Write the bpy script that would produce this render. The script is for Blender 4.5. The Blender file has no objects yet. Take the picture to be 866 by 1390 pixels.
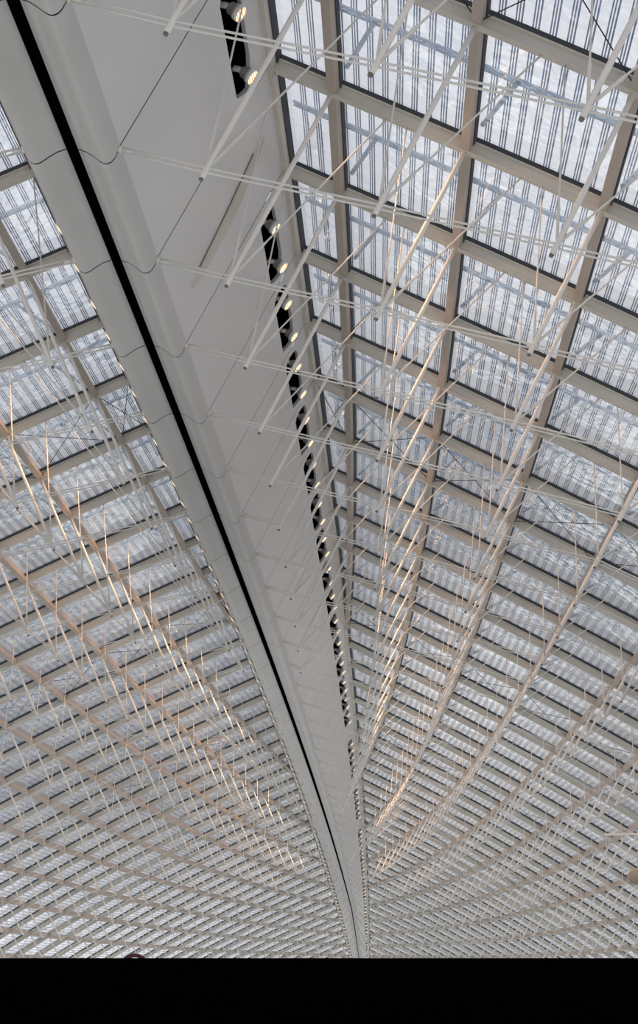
import bpy, bmesh, math, random
from mathutils import Vector, Matrix
from mathutils.geometry import tessellate_polygon

random.seed(7)
S = 4.0                       # one roof bay (rib spacing) in metres
W_PX, H_PX = 866, 1390
COL = bpy.context.scene.collection

# ----------------------------------------------------------------------------
# Hull geometry.  k = rib number along the hall, s = distance along a rib,
# u / v = sideways and upward distance from the keel line (all in bays)
# ----------------------------------------------------------------------------
F_PX, PITCH, YAW, ROLL = 2200.0, 0.2968051221835888, -0.05717281787807535, -0.025009620628027862
A0, YC, ZC, PH0, IR = 1.2966423906988955, 4.029370899985512, 3.0108044438288393, 0.0030927836753890194, 0.0020745416417126497
VS, UK, KA, KB = 0.045, 0.17875870260346954, -0.045563650305947306, -0.025528341371165393
UE, VE = 0.6542406741729873, 0.9903309132380685
TH0, TH1, TH2 = 0.441090662719691, 0.13196539460364531, 0.14224013879153902
S1, D = 0.33393159853501664, 0.6701794735538729
G1, G2, G3, G4 = 0.06280455367993737, 0.16680630023207202, 0.0066884905225845035, 0.07248637002593575
E1, E2 = -0.019551562209941423, -0.0173161704730309
DM, DM2, UM = 0.8944210461664864, -0.14806260231806756, 0.014927201082705113
W1, W2 = 0.022754525027670003, -0.08163073862111307
TK, TKK, TSK = 0.14073642038291626, -0.05124270365774828, 0.23133349093988495
KMIN, KMAX = -4, 48
NL = 12                       # purlins each side
GX = (-0.9324695142, -0.6612093865, -0.2386191861, 0.2386191861, 0.6612093865, 0.9324695142)
GW = (0.1713244924, 0.3607615730, 0.4679139346, 0.4679139346, 0.3607615730, 0.1713244924)

def gk(k):
    t = k / 10.0
    return G1*t + G2*t**2 + G3*t**3 + G4*.1*t**4
def sL(j, k): return S1 + (j-1)*D - gk(k)
def sE(k):
    t = k / 10.0
    return E1*t + E2*t*t
def sEnd(k): return S1 + (NL-.45)*D - gk(k)
def theta(q, k):
    t = k / 10.0
    return TH0 + TH1*.1*q + TH2*.01*q*q + TK*.1*t + TKK*.1*t*t + TSK*.01*q*t
def uv(q, k):
    t = k / 10.0
    u, v = UE, VE + W1*t + W2*t*t
    for x, w in zip(GX, GW):
        th = theta(q*(x+1)/2, k)
        u += math.cos(th)*q/2*w; v -= math.sin(th)*q/2*w
    return u, v
def P(u, v, side, k):
    """hall position in metres; the eye of the photographer is the origin"""
    R = 1/IR; ph = PH0 + k/R; r = R + v
    return Vector(((-A0 + side*u)*S, (YC + r*math.sin(ph))*S, (ZC - R + r*math.cos(ph))*S))
def roof(q, k, side, off=0.0):
    u, v = uv(q, k)
    if off:
        th = theta(q, k); u += off*math.sin(th); v += off*math.cos(th)
    return P(u, v, side, k)
def node_depth(j): return max(.56, DM + DM2*(j-2))
def node(j, k, side):
    q = sL(j, k); u, v = uv(q, k); th = theta(q, k); d = node_depth(j)
    return P(u - d*math.sin(th) + UM, v - d*math.cos(th), side, k)
def keel_taper(k):
    t = k/10.0
    return max(.18, 1 + KA*t + KB*t*t)
def keel_uv(a, k):
    """point on the flat keel flank, a = 0 at the lower bolt line .. 1 at the roof edge"""
    uE, vE = uv(sE(k), k); u0 = UK*keel_taper(k); v0 = min(0.0, vE - .12)
    return u0 + (uE-u0)*a, v0 + (vE-v0)*a
def keel(a, k, side, out=0.0):
    u, v = keel_uv(a, k)
    if out:
        u0, v0 = keel_uv(0, k); u1, v1 = keel_uv(1, k)
        l = math.hypot(u1-u0, v1-v0); u += out*(v1-v0)/l; v -= out*(u1-u0)/l
    return P(u, v, side, k)

# ---- camera -----------------------------------------------------------------
cy, sy, cp, sp, cr, sr = math.cos(YAW), math.sin(YAW), math.cos(PITCH), math.sin(PITCH), math.cos(ROLL), math.sin(ROLL)
X0 = Vector((cy, -sy, 0)); FW0 = Vector((sy, cy, 0))
FWD = FW0*cp + Vector((0, 0, sp)); UP0 = -FW0*sp + Vector((0, 0, cp))
RIGHT = X0*cr - UP0*sr; UP = X0*sr + UP0*cr
def project(p):
    d = p.dot(FWD)
    if d < .5: return None
    return 433 + F_PX*p.dot(RIGHT)/d, 650 - F_PX*p.dot(UP)/d
def ray(x, y): return (FWD + RIGHT*((x-433)/F_PX) - UP*((y-650)/F_PX))
def at_depth(x, y, Y):
    r = ray(x, y); return r*(Y/r.y)
def inframe(p, m=0):
    q = project(p)
    return q is not None and -m <= q[0] <= W_PX+m and -m <= q[1] <= 1300+m
cam = bpy.data.cameras.new('camera'); co = bpy.data.objects.new('camera', cam); COL.objects.link(co)
cam.sensor_fit = 'HORIZONTAL'; cam.sensor_width = 36.0; cam.lens = 36.0*F_PX/W_PX
cam.shift_y = -45.0/W_PX; cam.clip_start = .05; cam.clip_end = 2000
m = Matrix.Identity(4)
for i in range(3): m[i][0] = RIGHT[i]; m[i][1] = UP[i]; m[i][2] = -FWD[i]
co.matrix_world = m
bpy.context.scene.camera = co

# ---- materials --------------------------------------------------------------
def lin(r, g, b):
    f = lambda c: (c/255/12.92) if c/255 <= .04045 else ((c/255+.055)/1.055)**2.4
    return (f(r), f(g), f(b), 1)
def paint(name, rgb, rough=.5, var=.06, scale=1.2, metal=0.0, rgb2=None, spec=.5):
    mt = bpy.data.materials.new(name); mt.use_nodes = True
    n = mt.node_tree.nodes; l = mt.node_tree.links; b = n['Principled BSDF']
    b.inputs['Roughness'].default_value = rough; b.inputs['Metallic'].default_value = metal; b.inputs['Specular IOR Level'].default_value = spec
    tc = n.new('ShaderNodeTexCoord'); nz = n.new('ShaderNodeTexNoise'); nz.inputs['Scale'].default_value = scale
    nz.inputs['Detail'].default_value = 3
    rp = n.new('ShaderNodeValToRGB'); c = lin(*rgb); c2 = lin(*rgb2) if rgb2 else None
    rp.color_ramp.elements[0].position = .3; rp.color_ramp.elements[1].position = .7
    rp.color_ramp.elements[0].color = tuple(x*(1-var) for x in c[:3])+(1,)
    rp.color_ramp.elements[1].color = c2 or tuple(min(1, x*(1+var)) for x in c[:3])+(1,)
    l.new(tc.outputs['Object'], nz.inputs['Vector']); l.new(nz.outputs['Fac'], rp.inputs['Fac'])
    l.new(rp.outputs['Color'], b.inputs['Base Color'])
    return mt
M_WHITE = paint('white_strut_paint', (241, 237, 231), .4, .02)
M_ROD = paint('white_rod_paint', (228, 225, 219), .4, .02)
M_RIB = paint('light_beam_paint', (205, 199, 188), .45)
M_PURLIN = paint('taupe_beam_paint', (178, 166, 154), .5)
M_KEEL = paint('keel_panel_paint', (216, 215, 213), .42, .03, .35)
M_LIP = paint('keel_lip_paint', (196, 195, 192), .38, .04, .5)
M_BLACK = paint('black_void', (3, 3, 3), .9, spec=0.0)
M_GASKET = paint('dark_gasket', (60, 63, 66), .7)
M_SEAM = paint('blue_grey_seam', (150, 168, 200), .5)
M_OUTER = paint('blue_grey_outer_bar', (205, 218, 234), .5)
M_CABLE = paint('dark_brace_cable', (40, 44, 52), .5)
M_LAMP = paint('lamp_housing_paint', (238, 236, 236), .4)
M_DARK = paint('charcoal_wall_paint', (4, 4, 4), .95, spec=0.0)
M_RED = paint('dark_red_enamel', (96, 10, 34), .35)
M_BEIGE = paint('beige_plastic', (204, 186, 158), .5)
M_CAP = paint('grey_steel', (120, 112, 104), .4)

def lens_material():
    mt = bpy.data.materials.new('glowing_lens'); mt.use_nodes = True
    n = mt.node_tree.nodes; l = mt.node_tree.links; n.clear()
    out = n.new('ShaderNodeOutputMaterial'); em = n.new('ShaderNodeEmission')
    tc = n.new('ShaderNodeTexCoord'); sx = n.new('ShaderNodeSeparateXYZ')
    l.new(tc.outputs['Object'], sx.inputs[0])
    def bars(ax, freq):
        a = n.new('ShaderNodeMath'); a.operation = 'MULTIPLY'; a.inputs[1].default_value = freq; l.new(sx.outputs[ax], a.inputs[0])
        s = n.new('ShaderNodeMath'); s.operation = 'SINE'; l.new(a.outputs[0], s.inputs[0])
        g = n.new('ShaderNodeMath'); g.operation = 'GREATER_THAN'; g.inputs[1].default_value = -.55; l.new(s.outputs[0], g.inputs[0])
        return g
    m1, m2 = bars('X', 160.0), bars('Y', 110.0)
    mul = n.new('ShaderNodeMath'); mul.operation = 'MULTIPLY'; l.new(m1.outputs[0], mul.inputs[0]); l.new(m2.outputs[0], mul.inputs[1])
    ln = n.new('ShaderNodeVectorMath'); ln.operation = 'LENGTH'; l.new(tc.outputs['Object'], ln.inputs[0])
    mx = n.new('ShaderNodeMixRGB'); mx.inputs[1].default_value = (.75, .24, .06, 1); mx.inputs[2].default_value = (3.2, 2.3, 1.35, 1)
    l.new(mul.outputs[0], mx.inputs[0]); l.new(mx.outputs[0], em.inputs[0]); em.inputs[1].default_value = 1.0
    l.new(em.outputs[0], out.inputs[0])
    return mt
M_LENS = lens_material()

def glass_material():
    mt = bpy.data.materials.new('roof_glass'); mt.use_nodes = True
    n = mt.node_tree.nodes; l = mt.node_tree.links; n.clear()
    out = n.new('ShaderNodeOutputMaterial'); mix = n.new('ShaderNodeMixShader')
    tr = n.new('ShaderNodeBsdfTransparent'); gl = n.new('ShaderNodeBsdfGlossy'); gl.inputs['Roughness'].default_value = .04
    gl.inputs['Color'].default_value = (.9, .93, .95, 1)
    tc = n.new('ShaderNodeTexCoord'); nz = n.new('ShaderNodeTexNoise'); nz.inputs['Scale'].default_value = 6; nz.inputs['Detail'].default_value = 4
    l.new(tc.outputs['Object'], nz.inputs['Vector'])
    rp = n.new('ShaderNodeValToRGB'); rp.color_ramp.elements[0].position = .35; rp.color_ramp.elements[1].position = .65
    rp.color_ramp.elements[0].color = (.88, .90, .93, 1); rp.color_ramp.elements[1].color = (.97, .98, .99, 1)
    l.new(nz.outputs['Fac'], rp.inputs[0]); l.new(rp.outputs[0], tr.inputs[0])
    n2 = n.new('ShaderNodeTexNoise'); n2.inputs['Scale'].default_value = 1.6; n2.inputs['Detail'].default_value = 2
    l.new(tc.outputs['Object'], n2.inputs['Vector'])
    bp = n.new('ShaderNodeBump'); bp.inputs['Strength'].default_value = .5; bp.inputs['Distance'].default_value = .05
    l.new(n2.outputs['Fac'], bp.inputs['Height']); l.new(bp.outputs[0], gl.inputs['Normal'])
    lw = n.new('ShaderNodeLayerWeight'); lw.inputs['Blend'].default_value = .5
    pw = n.new('ShaderNodeMath'); pw.operation = 'POWER'; pw.inputs[1].default_value = 2.0; l.new(lw.outputs['Facing'], pw.inputs[0])
    ma = n.new('ShaderNodeMath'); ma.operation = 'MULTIPLY_ADD'; ma.inputs[1].default_value = .88; ma.inputs[2].default_value = .03
    l.new(pw.outputs[0], ma.inputs[0])
    l.new(ma.outputs[0], mix.inputs[0]); l.new(tr.outputs[0], mix.inputs[1]); l.new(gl.outputs[0], mix.inputs[2])
    l.new(mix.outputs[0], out.inputs[0])
    return mt
M_GLASS = glass_material()

# ---- mesh builder -----------------------------------------------------------
class MB:
    def __init__(self): self.v = []; self.f = []; self.sm = []
    def vert(self, p): self.v.append(tuple(p)); return len(self.v)-1
    def quad(self, a, b, c, d):
        i = [self.vert(x) for x in (a, b, c, d)]; self.f.append(i); self.sm.append(False)
    def sweep(self, rings, closed=True, caps=True, smooth=False):
        """rings: list of point lists with equal length"""
        n = len(rings[0]); ids = [[self.vert(p) for p in r] for r in rings]
        for i in range(len(ids)-1):
            for j in range(n if closed else n-1):
                jj = (j+1) % n
                self.f.append([ids[i][j], ids[i][jj], ids[i+1][jj], ids[i+1][j]]); self.sm.append(smooth)
        if caps and closed:
            self.f.append(ids[0][::-1]); self.sm.append(False); self.f.append(ids[-1]); self.sm.append(False)
    def tube(self, pts, r, n=6, radii=None, caps=True):
        rings = []
        for i, p in enumerate(pts):
            a = pts[max(0, i-1)]; b = pts[min(len(pts)-1, i+1)]; t = (b-a).normalized()
            x = t.cross(Vector((0, 0, 1)))
            if x.length < .05: x = t.cross(Vector((1, 0, 0)))
            x.normalize(); y = t.cross(x); rr = radii[i] if radii else r
            rings.append([p + (x*math.cos(2*math.pi*q/n) + y*math.sin(2*math.pi*q/n))*rr for q in range(n)])
        self.sweep(rings, True, caps, n > 4)
    def build(self, name, mat, parent=None, data_only=False):
        me = bpy.data.meshes.new(name); me.from_pydata(self.v, [], self.f); me.materials.append(mat)
        me.polygons.foreach_set('use_smooth', self.sm); me.update()
        if data_only: return me
        o = bpy.data.objects.new(name, me); COL.objects.link(o)
        if parent: o.parent = parent
        return o
def empty(name, mat4=None):
    o = bpy.data.objects.new(name, None); COL.objects.link(o); o.empty_display_size = .2
    if mat4 is not None: o.matrix_basis = mat4
    return o
def tag(o, label=None, cat=None, group=None, kind=None):
    if label: o['label'] = label
    if cat: o['category'] = cat
    if group: o['group'] = group
    if kind: o['kind'] = kind
    return o
ONES = 'zeroth first second third fourth fifth sixth seventh eighth ninth tenth eleventh twelfth thirteenth fourteenth fifteenth sixteenth seventeenth eighteenth nineteenth'.split()
TENS = {2: 'twent', 3: 'thirt', 4: 'fort', 5: 'fift', 6: 'sixt', 7: 'sevent', 8: 'eight', 9: 'ninet'}
def nth(n):
    if n < 20: return ONES[n]
    if n >= 100: return 'hundredth' if n == 100 else 'hundred-and-' + nth(n-100)
    t, o = divmod(n, 10)
    return TENS[t] + ('ieth' if o == 0 else 'y-' + ONES[o])
SIDE = {1: 'right', -1: 'left'}
def place(o, root):
    """move a world-space mesh under a root so that its origin sits at the root"""
    q = root; mw = Matrix.Identity(4)
    while q is not None: mw = q.matrix_basis @ mw; q = q.parent
    o.data.transform(mw.inverted()); o.parent = root
def T(p): return Matrix.Translation(p)

def frange(a, b, st):
    n = max(1, int(round((b-a)/st))); return [a + (b-a)*i/n for i in range(n+1)]
def last_k(j):
    k = KMIN
    while k < KMAX and sL(j, k+.25) > sE(k+.25)+.02: k += .25
    return k

# ---- keel -------------------------------------------------------------------
kroot = empty('keel_beam', T(P(0, 0, 1, 0)))
tag(kroot, 'wide tapering white keel beam with a black central slot down the roof', 'beam')
LIPOUT = [(.186, .012), (.177, -.018), (.168, -.042), (.156, -.058), (.140, -.066)]
LIPIN = [(.140, -.066), (.128, -.0645), (.112, -.056), (.085, -.034), (.055, -.014), (.024, -.003), (.022, .05)]
LIPPROF = LIPOUT + LIPIN[1:]
def lip_ring(k, side, prof=LIPPROF):
    tp = keel_taper(k); u0, v0 = keel_uv(0, k)
    return [P(u*tp, v0 + v*tp, side, k) for u, v in prof]
seam_gap = .004
for side in (1, -1):
    for k in range(KMIN+2, KMAX):                         # rolled lower edge, one casing per bay
        b = MB(); ks = frange(k+seam_gap, k+1-seam_gap, .25)
        b.sweep([lip_ring(q, side, LIPOUT) for q in ks], False, False, True)
        b.sweep([lip_ring(q, side, LIPIN) for q in ks], False, False, True)
        place(b.build('lip_casing', M_LIP), kroot)
def slot_loop(k, n=10):
    pts = []
    lo, hi = .725, .862; c0, c1 = k+.10, k+.95
    pts = [(lo, c0+.05), (lo, k+.86)]
    for i in range(1, n): 
        f = i/n; pts.append((lo + (hi-lo)*f*.75, k+.86 + (c1-.02-k-.86)*math.sin(f*math.pi/2)))
    pts += [(hi-.02, k+.88), (hi, k+.72), (hi, k+.22), (hi-.008, k+.13)]
    pts += [(.83, k+.105), (.78, k+.085), (.745, k+.10)]
    return pts
NOSLOT = {1, 17, 25}
for side in (1, -1):
    for k in range(KMIN+2, KMAX):
        outer = [(-.02, k+seam_gap), (1.0, k+seam_gap), (1.0, k+.5), (1.0, k+1-seam_gap), (-.02, k+1-seam_gap), (-.02, k+.5)]
        loops = [outer]
        has = k not in NOSLOT
        if has: loops.append(slot_loop(k))
        tri = tessellate_polygon([[Vector((x, y, 0)) for x, y in lp] for lp in loops])
        flat = [p for lp in loops for p in lp]
        b = MB(); ids = [b.vert(keel(a, q, side)) for a, q in flat]
        for t in tri: b.f.append([ids[i] for i in t]); b.sm.append(False)
        panel = b.build('side_panel', M_KEEL); place(panel, kroot)
        if has:
            lp = slot_loop(k); b = MB()
            b.sweep([[keel(a, q, side, o) for a, q in lp] for o in (0.0, -.02)], True, False)
            o = b.build('slot_rim', M_LIP); place(o, panel)
            b = MB()
            b.sweep([[keel(a, q, side, o) for a, q in lp] for o in (-.02, -.07)], True, False)
            idx = [b.vert(keel(a, q, side, -.07)) for a, q in lp]
            for t in tessellate_polygon([[Vector((x, y, 0)) for x, y in lp]]): b.f.append([idx[i] for i in t]); b.sm.append(False)
            place(b.build('light_slot', M_BLACK), panel)
b = MB(); ks = frange(KMIN, KMAX, .5)                    # black slot between the two lips
def slot_ring(k):
    tp = keel_taper(k); u0, v0 = keel_uv(0, k)
    return [P(u*tp, v0 + v*tp, 1, k) for u, v in ((-.0235, .004), (-.0235, .06), (.0235, .06), (.0235, .004))]
b.sweep([slot_ring(k) for k in ks], True, True)
place(b.build('black_slot', M_BLACK), kroot)
b = MB()                                                # dark joint behind the panel seams
for side in (1, -1):
    b.sweep([[keel(0.01, k, side, -.012), keel(.71, k, side, -.012)] for k in ks], False, False)
    b.sweep([[keel(.87, k, side, -.012), keel(1.0, k, side, -.012)] for k in ks], False, False)
for side in (1, -1):
    b.sweep([[p + Vector((0, 0, .02)) + (P(0, .02, side, k)-p)*.06 for p in lip_ring(k, side)[:10]] for k in ks], False, False, True)
place(b.build('seam_backing', M_GASKET), kroot)

# thin stand-off blade on the plain keel panel
froot = empty('curved_blade', T(keel(.5, 1.5, 1)))
tag(froot, 'long thin curved blade standing off the plain keel panel near the top', 'blade')
b = MB(); rings = []
for i in range(25):
    f = i/24; a = .15 + .70*f; kk = 1.615 - .19*f + .02*math.sin(math.pi*f); w = .022*max(.12, math.sin(math.pi*f))**.4
    h = .034*max(.05, math.sin(math.pi*f))**.5
    rings.append([keel(a, kk-w, 1, 0), keel(a, kk+w, 1, 0), keel(a, kk+w, 1, h), keel(a, kk-w*.4, 1, h+.012)])
b.sweep(rings, True, True, False); place(b.build('blade', M_RIB), froot)
b = MB(); rings = []
for i in range(17):
    f = .12+.76*i/16; a = .15 + .70*f; kk = 1.615 - .19*f + .02*math.sin(math.pi*f) - .024
    rings.append([keel(a, kk-.002, 1, .001), keel(a, kk+.002, 1, .001), keel(a, kk+.002, 1, .006), keel(a, kk-.002, 1, .006)])
b.sweep(rings, True, True, False); place(b.build('shade_strip', M_CAP), froot)  # darker strip standing in for the shadow line beside the blade

# ---- edge beams, purlins ------------------------------------------------------
def strip_rings(qf, ks, side, sec):
    return [[roof(qf(k)+ds, k, side, off) for ds, off in sec] for k in ks]
def long_beam(qf, k0, k1, side, hw, d0, d1, mat, name, root):
    b = MB(); b.sweep(strip_rings(qf, frange(k0, k1, .5), side, ((-hw, d0), (hw, d0), (hw, d1), (-hw, d1))), True, True)
    o = b.build(name, mat); place(o, root); return o
for side in (1, -1):
    r = empty('edge_beam', T(roof(sE(6), 6, side)))
    tag(r, 'grey edge beam joining the glass roof to the %s flank of the keel' % SIDE[side], 'beam')
    long_beam(lambda k: sE(k)+.012, KMIN, KMAX, side, .016, -.03, .05, M_RIB, 'flange', r)
    long_beam(lambda k: sE(k)+.031, KMIN, KMAX, side, .004, .004, .05, M_GASKET, 'gasket', r)
for side in (1, -1):
    for j in range(1, NL+1):
        k1 = last_k(j); k1 = min(k1, KMAX)
        vis = [k for k in frange(KMIN, k1, .5) if inframe(roof(sL(j, k), k, side))]
        if not vis: continue
        r = empty('roof_purlin', T(roof(sL(j, vis[0]), vis[0], side)))
        tag(r, '%s long taupe purlin out from the keel on the %s roof slope' % (nth(j), SIDE[side]), 'beam', 'long purlins of the %s slope' % SIDE[side])
        long_beam(lambda k: sL(j, k), KMIN, k1, side, .021, -.032, .04, M_PURLIN, 'beam', r)
        long_beam(lambda k: sL(j, k)+.0235, KMIN, k1, side, .0035, .012, .042, M_GASKET, 'gasket', r)

# ---- ribs (one I-shaped rafter per bay line and side) ---------------------------
def first_visible(side, fn):
    for k in range(KMIN, KMAX):
        if any(inframe(p) for p in fn(k)): return k
    return KMIN
RIB0 = {s: first_visible(s, lambda k: [roof(q, k, s) for q in frange(sE(k), sEnd(k), .2)]) for s in (1, -1)}
ROD0 = {1: -1, -1: 0}
def kdir(q, k, side):
    return (roof(q, k+.05, side)-roof(q, k-.05, side)).normalized()*S
for side in (1, -1):
    for k in range(KMIN, KMAX):
        if sEnd(k) < sE(k)+.2: continue
        qs = frange(sE(k), sEnd(k), .33)
        if k < RIB0[side] and k < -1: pass
        def ring(q, sec):
            th = kdir(q, k, side)
            return [roof(q, k, side, off) + th*dy for dy, off in sec]
        rt = empty('roof_rib', T(roof(sE(k), k, side)))
        n = k - RIB0[side] + 1
        if n >= 1: lab = '%s cross rib counted down from the top on the %s glass slope' % (nth(n), SIDE[side])
        else: lab = 'cross rib above the top edge of the view on the %s slope' % SIDE[side]
        tag(rt, lab, 'beam', 'cross ribs of the %s slope' % SIDE[side])
        sec = ((-.019, -.036), (.019, -.036), (.019, -.030), (.006, -.026), (.006, .018), (.016, .022), (.016, .028), (-.016, .028), (-.016, .022), (-.006, .018), (-.006, -.026), (-.019, -.030))
        b = MB(); b.sweep([ring(q, sec) for q in qs], True, True); place(b.build('i_beam', M_RIB), rt)
        b = MB(); b.sweep([ring(q, ((-.017, .0285), (.017, .0285), (.017, .05), (-.017, .05))) for q in qs], True, True)
        place(b.build('gasket', M_GASKET), rt)

# ---- glazing: one strip of panes between two ribs --------------------------------
wn = 0
for side in (1, -1):
    for k in range(KMIN, KMAX):
        b = MB(); wn += 1
        f0, f1 = [], []
        n = max(3, int((sEnd(k)-sE(k))/.34)); rows = []
        for kk in (k+.0, k+.5, k+1.0):
            a, e = sE(kk), max(sEnd(kk), sE(kk)+.05)
            rows.append([roof(a+(e-a)*i/n, kk, side, .045) for i in range(n+1)])
        b.sweep(rows, False, False, True)
        o = b.build('window_%d' % wn, M_GLASS); o['kind'] = 'structure'

# ---- outer skin seen through the glass: seams and mid-bay lattice bars ------------
NSEAM = 9
tn = 0
for side in (1, -1):
    for j in range(0, NL):
        b = MB()
        for i in range(NSEAM):
            qo = S1 + (j-1)*D + D*(i+.5)/NSEAM
            qf = lambda k: qo - gk(k)
            ks = [k for k in frange(KMIN, KMAX, .5) if qf(k) > sE(k)+.03]
            if len(ks) < 2: continue
            for ds, hw in ((-.014, .0032), (-.002, .0032), (.011, .0038)):
                b.sweep([[roof(qf(k)+ds-hw, k, side, .15), roof(qf(k)+ds+hw, k, side, .15)] for k in ks], False, False)
        if not b.f: continue
        tn += 1
        o = b.build('trim_%d' % tn, M_SEAM); o['kind'] = 'structure'
for side in (1, -1):
    for k in range(KMIN, KMAX):
        kk = k+.5
        if sEnd(kk) < sE(kk)+.3: continue
        b = MB(); qs = frange(sE(kk)+.03, sEnd(kk), .33)
        th = .02
        for o1, o2, dy in ((.10, .112, -.016), (.10, .112, .016)):
            b.sweep([[roof(q, kk+dy-.004, side, o1), roof(q, kk+dy+.004, side, o1), roof(q, kk+dy+.004, side, o2), roof(q, kk+dy-.004, side, o2)] for q in qs], True, True)
        q = qs[0]; sg = 1
        while q < qs[-1]-.06:                                    # lattice between the two chords
            p0 = roof(q, kk-.016*sg, side, .105); p1 = roof(q+.06, kk+.016*sg, side, .105)
            b.tube([p0, p1], .006*S/2, 4, None, False); q += .06; sg = -sg
        for j in range(1, NL+1):                                 # short props down to the ribs
            q = sL(j, kk)
            if sE(kk)+.1 < q < sEnd(kk)-.2:
                b.tube([roof(q+.16, kk, side, .105), roof(q+.04, kk+.36, side, .05)], .05, 5, None, False)
        tn += 1
        o = b.build('trim_%d' % tn, M_OUTER); o['kind'] = 'structure'

# ---- strut fans hung under the ribs ----------------------------------------------
def fan_meshes(j):
    d = node_depth(j)*S; hb = .43*D*S; out = {}
    b = MB(); b.tube([Vector((0, 0, -.15)), Vector((0, 0, d-.10))], .044, 10); out['strut_tube'] = b.build('strut_tube', M_WHITE, None, True)
    b = MB(); b.tube([Vector((0, 0, -.19)), Vector((0, 0, -.15))], .036, 10); out['end_cap'] = b.build('end_cap', M_CAP, None, True)
    for s in (-1, 1):
        a = Vector((s*.03, 0, .10)); e = Vector((s*hb, 0, d-.13)); dr = e-a
        b = MB(); b.tube([a, a+dr*.16, a+dr*.165, a+dr*.20, e], .017, 6, [.026, .026, .032, .0165, .0165])
        out['tie_rod_%d' % s] = b.build('tie_rod', M_ROD, None, True)
    return out
FANM = {j: fan_meshes(j) for j in range(1, NL+1)}
def fan_matrix(j, k, side):
    n = node(j, k, side); q = sL(j, k); top = roof(q, k, side)
    z = (top-n).normalized(); x = (roof(q+.05, k, side)-roof(q-.05, k, side)).normalized()
    y = z.cross(x).normalized(); x = y.cross(z)
    if side < 0: pass
    return Matrix(((x[0], y[0], z[0], n[0]), (x[1], y[1], z[1], n[1]), (x[2], y[2], z[2], n[2]), (0, 0, 0, 1)))
fans = []
for side in (1, -1):
    for k in range(KMIN, KMAX):
        for j in range(1, NL+1):
            q = sL(j, k)
            if q < sE(k)+.09 or q > sEnd(k)-.02: continue
            n = node(j, k, side); tp = roof(q, k, side); a, c = project(n), project(tp)
            if a is None or c is None: size = 0; vis = False
            else:
                size = math.hypot(a[0]-c[0], a[1]-c[1])
                vis = any(inframe(n.lerp(tp, f)) for f in (0, .2, .4, .6, .8, 1))
            fans.append((vis, size, side, k, j, q > sE(k)+.31))
fans.sort(key=lambda f: (-int(f[0]), -f[1]))
protos = {}
def make_fan(side, k, j, inner):
    r = empty('strut_fan', fan_matrix(j, k, side))
    for nm in ('strut_tube', 'end_cap', 'tie_rod_-1', 'tie_rod_1'):
        if nm == 'tie_rod_-1' and not inner: continue
        o = bpy.data.objects.new(nm.split('_-')[0].replace('_1', ''), FANM[j][nm]); COL.objects.link(o); o.parent = r
    return r
def copy_fan(src, side, k, j):
    r = src.copy(); COL.objects.link(r); r.matrix_basis = fan_matrix(j, k, side)
    for c in src.children:
        o = c.copy(); COL.objects.link(o); o.parent = r
    return r
rest = MB(); count = 0
for vis, size, side, k, j, inner in fans:
    if vis and count < 300:
        key = (j, inner)
        r = copy_fan(protos[key], side, k, j) if key in protos else make_fan(side, k, j, inner)
        protos.setdefault(key, r)
        n = k - RIB0[side] + 1
        if n >= 1: lab = 'white strut fan %s out from keel under %s cross rib of %s slope' % (nth(j), nth(n), SIDE[side])
        else: lab = 'white strut fan %s out from keel, %s slope, under %s rib beyond the top edge' % (nth(j), SIDE[side], nth(1-n))
        tag(r, lab, 'strut', 'strut fans under the glass roof'); count += 1
    elif vis or k < 3:
        mt = fan_matrix(j, k, side); d = node_depth(j)*S; hb = .43*D*S
        rest.tube([mt @ Vector((0, 0, -.18)), mt @ Vector((0, 0, d-.1))], .044, 6)
        for s in (-1, 1):
            if s < 0 and not inner: continue
            rest.tube([mt @ Vector((s*.03, 0, .1)), mt @ Vector((s*hb, 0, d-.13))], .0175, 4)
tag(rest.build('strut_fans', M_WHITE), 'dense mass of small white struts under the far end of the roof', 'struts', kind='stuff')

# ---- lower tie rods: a pair per rib and side ---------------------------------------
def tie_points(k, side):
    pts = [keel(0.0, k, side, .004)]
    for j in range(1, NL+1):
        q = sL(j, k)
        if q < sE(k)+.09: continue
        if q > sEnd(k)-.02: break
        pts.append(node(j, k, side))
    return pts
for side in (1, -1):
    for k in range(KMIN, KMAX):
        pts = tie_points(k, side)
        if len(pts) < 2: continue
        if not any(inframe(a.lerp(c, f)) for a, c in zip(pts, pts[1:]) for f in (0, .25, .5, .75, 1)): continue
        r = empty('tie_rod_pair', T(pts[0])); n = k - ROD0[side] + 1
        tag(r, 'slim paired white rods crossing below %s slope, %s pair down from top' % (SIDE[side], nth(max(1, n))), 'tie rod', 'paired rods below the %s slope' % SIDE[side])
        if n < 1: r['label'] = 'slim paired white rods below %s slope, at the very top, %s before the first bolt' % (SIDE[side], nth(1-n))
        dv = (pts[1]-pts[0]).normalized(); up = Vector((0, -.4, .9)).normalized()
        for sgn in (-1, 1):
            b = MB(); b.tube([p + up*(.034*sgn) for p in pts], .0165, 6); place(b.build('rod', M_ROD), r)
        b = MB(); b.tube([pts[0]-dv*.02, pts[0]+dv*.05], .055, 8); b.tube([pts[0]+dv*.05, pts[0]+dv*.2], .03, 6)
        place(b.build('anchor', M_ROD), r)

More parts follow.
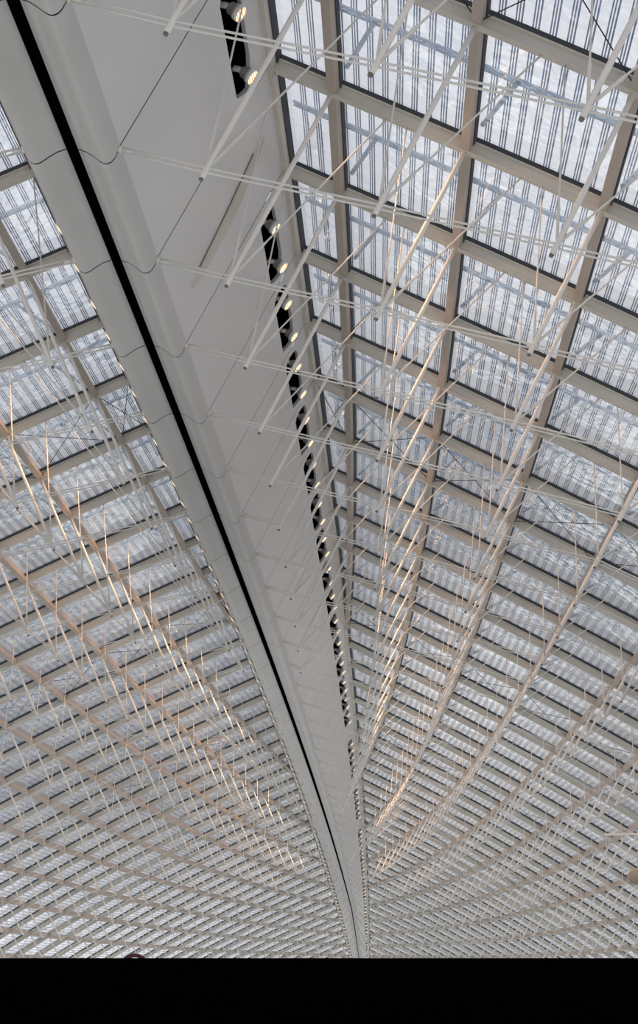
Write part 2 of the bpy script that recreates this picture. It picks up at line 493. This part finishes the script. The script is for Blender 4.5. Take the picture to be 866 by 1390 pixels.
# ---- dark bracing cables, crossed in every sixth bay --------------------------------
for side in (1, -1):
    for k in (-1, 5, 11, 17, 23):
        for j in range(0, NL):
            qa = (lambda kk: sE(kk)+.02) if j == 0 else (lambda kk, j=j: sL(j, kk))
            qb = lambda kk, j=j: sL(j+1, kk)
            if j and sL(j, k+1) < sE(k+1): continue
            if qb(k+1) < sE(k+1)+.1: continue
            A, Bp, Cc, Dd = roof(qa(k), k, side, -.01), roof(qb(k+1), k+1, side, -.01), roof(qa(k+1), k+1, side, -.01), roof(qb(k), k, side, -.01)
            if not (inframe(A) or inframe(Bp) or inframe(Cc) or inframe(Dd)): continue
            r = empty('bracing_cable', T((A+Bp)/2)); n = max(1, k-RIB0[side]+1)
            for p, q in ((A, Bp), (Cc, Dd)):
                b = MB(); b.tube([p, q], .011, 5); place(b.build('cable', M_CABLE), r)
            tag(r, 'dark crossed cables in %s bay from keel below %s cross rib, %s slope' % (nth(j+1), nth(n) if k >= RIB0[side] else 'topmost', SIDE[side]), 'cable', 'dark crossed bracing cables')

# ---- spotlights in the keel slots -----------------------------------------------------
def lamp_meshes():
    out = {}
    b = MB(); n = 16; rings = []
    for z, r in ((-.26, .0), (-.26, .085), (-.23, .112), (-.12, .116), (-.11, .140), (.0, .146), (.0, .132), (-.03, .128)):
        rings.append([Vector((r*math.cos(2*math.pi*i/n), r*math.sin(2*math.pi*i/n), z)) for i in range(n)])
    b.sweep(rings, True, False, True); out['housing'] = b.build('housing', M_LAMP, None, True)
    b = MB(); ids = [b.vert((.130*math.cos(2*math.pi*i/n), .130*math.sin(2*math.pi*i/n), -.018)) for i in range(n)]
    b.f.append(ids); b.sm.append(False); out['lens'] = b.build('lens', M_LENS, None, True)
    b = MB(); b.tube([Vector((0, 0, -.2)), Vector((-.04, -.03, -.30)), Vector((-.08, -.10, -.40))], .06, 8); out['arm'] = b.build('arm', M_LAMP, None, True)
    return out
LM = lamp_meshes()
lamps = []
for side in (1, -1):
    for k in range(KMIN, KMAX-4):
        if k in NOSLOT: continue
        for fr, a in ((.32, .815), (.83, .825)):
            lamps.append((side, k+fr, a))
def lamp_matrix(side, k, a):
    p = keel(a, k, side, .028); nrm = (keel(a, k, side, .1)-keel(a, k, side, 0)).normalized()
    along = (keel(a, k+.05, side)-keel(a, k-.05, side)).normalized(); upv = (keel(1, k, side)-keel(0, k, side)).normalized()
    z = (nrm*.96 - upv*.22 - along*.06).normalized(); x = upv.cross(z).normalized(); y = z.cross(x)
    return Matrix(((x[0], y[0], z[0], p[0]), (x[1], y[1], z[1], p[1]), (x[2], y[2], z[2], p[2]), (0, 0, 0, 1)))
first = None; cnt = {1: 0, -1: 0}
for side, k, a in lamps:
    mt = lamp_matrix(side, k, a)
    if not inframe(mt.translation, 12): continue
    cnt[side] += 1
    if first is None:
        r = empty('spotlight', mt)
        for nm in ('housing', 'arm'):
            o = bpy.data.objects.new(nm, LM[nm]); COL.objects.link(o); o.parent = r
            if nm == 'housing':
                e = bpy.data.objects.new('lens', LM['lens']); COL.objects.link(e); e.parent = o; e['label'] = 'glowing orange lens'
        first = r
    else:
        r = first.copy(); COL.objects.link(r); r.matrix_basis = mt
        for c in first.children:
            o = c.copy(); COL.objects.link(o); o.parent = r
            for g in c.children:
                e = g.copy(); COL.objects.link(e); e.parent = o
    tag(r, 'glowing spotlight along the %s edge of the keel, %s down from the top' % (SIDE[side], nth(cnt[side])), 'spotlight', 'spotlights along the %s edge of the keel' % SIDE[side])
for side in (1, -1):                                            # their warm light on the struts
    for k in frange(0, 27, 1):
        L = bpy.data.lights.new('spot_glow', 'SPOT'); L.energy = 1150; L.color = (1, .52, .24); L.spot_size = 1.1; L.spot_blend = .9; L.shadow_soft_size = .25
        o = bpy.data.objects.new('spot_glow', L); COL.objects.link(o)
        mt = lamp_matrix(side, k+.83, .85); mt.translation = keel(.85, k+.83, side, .11); o.matrix_world = mt @ Matrix.Rotation(math.pi, 4, 'X')

# ---- far small things ---------------------------------------------------------------
p0, p1 = at_depth(822, 1133, 13.0*S), at_depth(905, 1131, 12.4*S)
b = MB(); b.tube([p0, p0.lerp(p1, .5), p1], .035, 8, [.042, .034, .03])
o = b.build('white_pole', M_WHITE); tag(o, 'single bright white horizontal pole below the roof at the right edge', 'pole')
c = at_depth(874, 1190, 12.2*S); b = MB(); n = 20
fw = c.normalized(); rx = fw.cross(Vector((0, 0, 1))).normalized(); ry = rx.cross(fw)
rings = []
for dz, rr in ((-.05, .02), (-.05, .40), (-.02, .44), (.10, .42), (.16, .2), (.16, .02)):
    rings.append([c + fw*dz + rx*(rr*math.cos(2*math.pi*i/n)*1.1) + ry*(rr*math.sin(2*math.pi*i/n)*.62) for i in range(n)])
b.sweep(rings, True, True, True)
o = b.build('loudspeaker', M_BEIGE); tag(o, 'rounded beige loudspeaker cut off by the right edge of the view', 'loudspeaker')

# ---- hall floor and added dark wall filling the bottom of the view -----------------------------------------
FLOOR = -.47*S
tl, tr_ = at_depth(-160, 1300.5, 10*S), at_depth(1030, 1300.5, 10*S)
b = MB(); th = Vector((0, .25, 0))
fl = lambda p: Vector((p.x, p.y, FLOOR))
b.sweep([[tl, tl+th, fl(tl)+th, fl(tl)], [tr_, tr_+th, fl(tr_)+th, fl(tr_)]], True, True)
o = b.build('added_dark_wall', M_DARK); o['kind'] = 'structure'  # made-up wall, its top edge shaped to give a level dark band
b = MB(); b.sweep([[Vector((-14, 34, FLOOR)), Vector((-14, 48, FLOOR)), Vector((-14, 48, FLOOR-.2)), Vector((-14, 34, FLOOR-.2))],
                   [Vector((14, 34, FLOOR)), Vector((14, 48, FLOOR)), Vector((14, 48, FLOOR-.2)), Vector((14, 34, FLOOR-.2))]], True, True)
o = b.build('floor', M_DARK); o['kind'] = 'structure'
# red ring sign on a post just behind the added wall
cpt = at_depth(182.5, 1315.5, 10.25*S); R_o = 20.5/F_PX*cpt.dot(FWD)
rr = empty('ring_sign', T(fl(cpt)))
tag(rr, 'dark red ring-shaped sign peeping over the added dark wall at the lower left', 'sign')
b = MB(); n = 40; rings = []
for i in range(n+1):
    a = 2*math.pi*i/n; cd = Vector((math.cos(a), 0, math.sin(a)))
    rings.append([cpt + cd*(R_o-.09) + Vector((0, -.05, 0)), cpt + cd*R_o + Vector((0, -.05, 0)), cpt + cd*R_o + Vector((0, .05, 0)), cpt + cd*(R_o-.09) + Vector((0, .05, 0))])
b.sweep(rings, True, False); place(b.build('ring', M_RED), rr)
b = MB(); b.tube([fl(cpt), cpt - Vector((0, 0, R_o-.01))], .035, 8); place(b.build('post', M_RED), rr)

# ---- sky, plus added fill light below the horizon ---------------------------------------------------------------------------------
w = bpy.data.worlds.new('sky_and_fill'); bpy.context.scene.world = w; w.use_nodes = True
n = w.node_tree.nodes; l = w.node_tree.links; n.clear()
out = n.new('ShaderNodeOutputWorld'); bg = n.new('ShaderNodeBackground'); tc = n.new('ShaderNodeTexCoord'); sx = n.new('ShaderNodeSeparateXYZ')
l.new(tc.outputs['Generated'], sx.inputs[0])
nz = n.new('ShaderNodeTexNoise'); nz.inputs['Scale'].default_value = 5; nz.inputs['Detail'].default_value = 5; l.new(tc.outputs['Generated'], nz.inputs['Vector'])
up_ = n.new('ShaderNodeValToRGB'); up_.color_ramp.elements[0].position = .35; up_.color_ramp.elements[1].position = .65
up_.color_ramp.elements[0].color = (.79, .81, .87, 1); up_.color_ramp.elements[1].color = (1.0, 1.0, 1.02, 1)
l.new(nz.outputs['Fac'], up_.inputs[0])
nz2 = n.new('ShaderNodeTexNoise'); nz2.inputs['Scale'].default_value = 14; nz2.inputs['Detail'].default_value = 4; l.new(tc.outputs['Generated'], nz2.inputs['Vector'])
dn = n.new('ShaderNodeValToRGB'); dn.color_ramp.elements[0].position = .40; dn.color_ramp.elements[1].position = .62
dn.color_ramp.elements[0].color = (.10, .115, .14, 1); dn.color_ramp.elements[1].color = (1.08, 1.07, 1.05, 1)  # added glow from below, standing in for floor bounce; mottled for glass reflections
l.new(nz2.outputs['Fac'], dn.inputs[0])
st = n.new('ShaderNodeMapRange'); st.inputs['From Min'].default_value = -.09; st.inputs['From Max'].default_value = .0; l.new(sx.outputs['Z'], st.inputs['Value'])
# cloud deck: greyer towards the horizon, with one bright gap straight down the hall
zr = n.new('ShaderNodeValToRGB'); l.new(sx.outputs['Z'], zr.inputs[0]); el = zr.color_ramp.elements
for i, (pz, g) in enumerate(((0, 2.3), (.045, 1.35), (.10, .50), (.20, .47), (.28, .60), (.38, .82), (.50, .98))):
    e = el[i] if i < 2 else el.new(pz)
    e.position = pz; e.color = (g*.985, g*.995, g*1.02, 1)
gx = n.new('ShaderNodeMath'); gx.operation = 'SUBTRACT'; gx.inputs[1].default_value = .03; l.new(sx.outputs['X'], gx.inputs[0])
ga = n.new('ShaderNodeMath'); ga.operation = 'ABSOLUTE'; l.new(gx.outputs[0], ga.inputs[0])
gm = n.new('ShaderNodeMapRange'); gm.interpolation_type = 'SMOOTHSTEP'; gm.inputs['From Min'].default_value = .13; gm.inputs['From Max'].default_value = .0; l.new(ga.outputs[0], gm.inputs['Value'])
gy = n.new('ShaderNodeMapRange'); gy.inputs['From Min'].default_value = .26; gy.inputs['From Max'].default_value = .16; l.new(sx.outputs['Z'], gy.inputs['Value'])
gf = n.new('ShaderNodeMath'); gf.operation = 'MULTIPLY'; l.new(gm.outputs[0], gf.inputs[0]); l.new(gy.outputs[0], gf.inputs[1])
g2 = n.new('ShaderNodeMixRGB'); g2.inputs[2].default_value = (1.25, 1.27, 1.3, 1); l.new(gf.outputs[0], g2.inputs[0]); l.new(zr.outputs[0], g2.inputs[1])
sk = n.new('ShaderNodeMixRGB'); sk.blend_type = 'MULTIPLY'; sk.inputs[0].default_value = 1; l.new(up_.outputs[0], sk.inputs[1]); l.new(g2.outputs[0], sk.inputs[2])
mx = n.new('ShaderNodeMixRGB'); l.new(st.outputs[0], mx.inputs[0]); l.new(dn.outputs[0], mx.inputs[1]); l.new(sk.outputs[0], mx.inputs[2])
l.new(mx.outputs[0], bg.inputs[0]); bg.inputs[1].default_value = 1.0; l.new(bg.outputs[0], out.inputs[0])

sc = bpy.context.scene
sc.view_settings.view_transform = 'Standard'; sc.view_settings.look = 'None'; sc.view_settings.exposure = 0; sc.view_settings.gamma = 1
sc.cycles.transparent_max_bounces = 16; sc.cycles.max_bounces = 8; sc.cycles.diffuse_bounces = 3
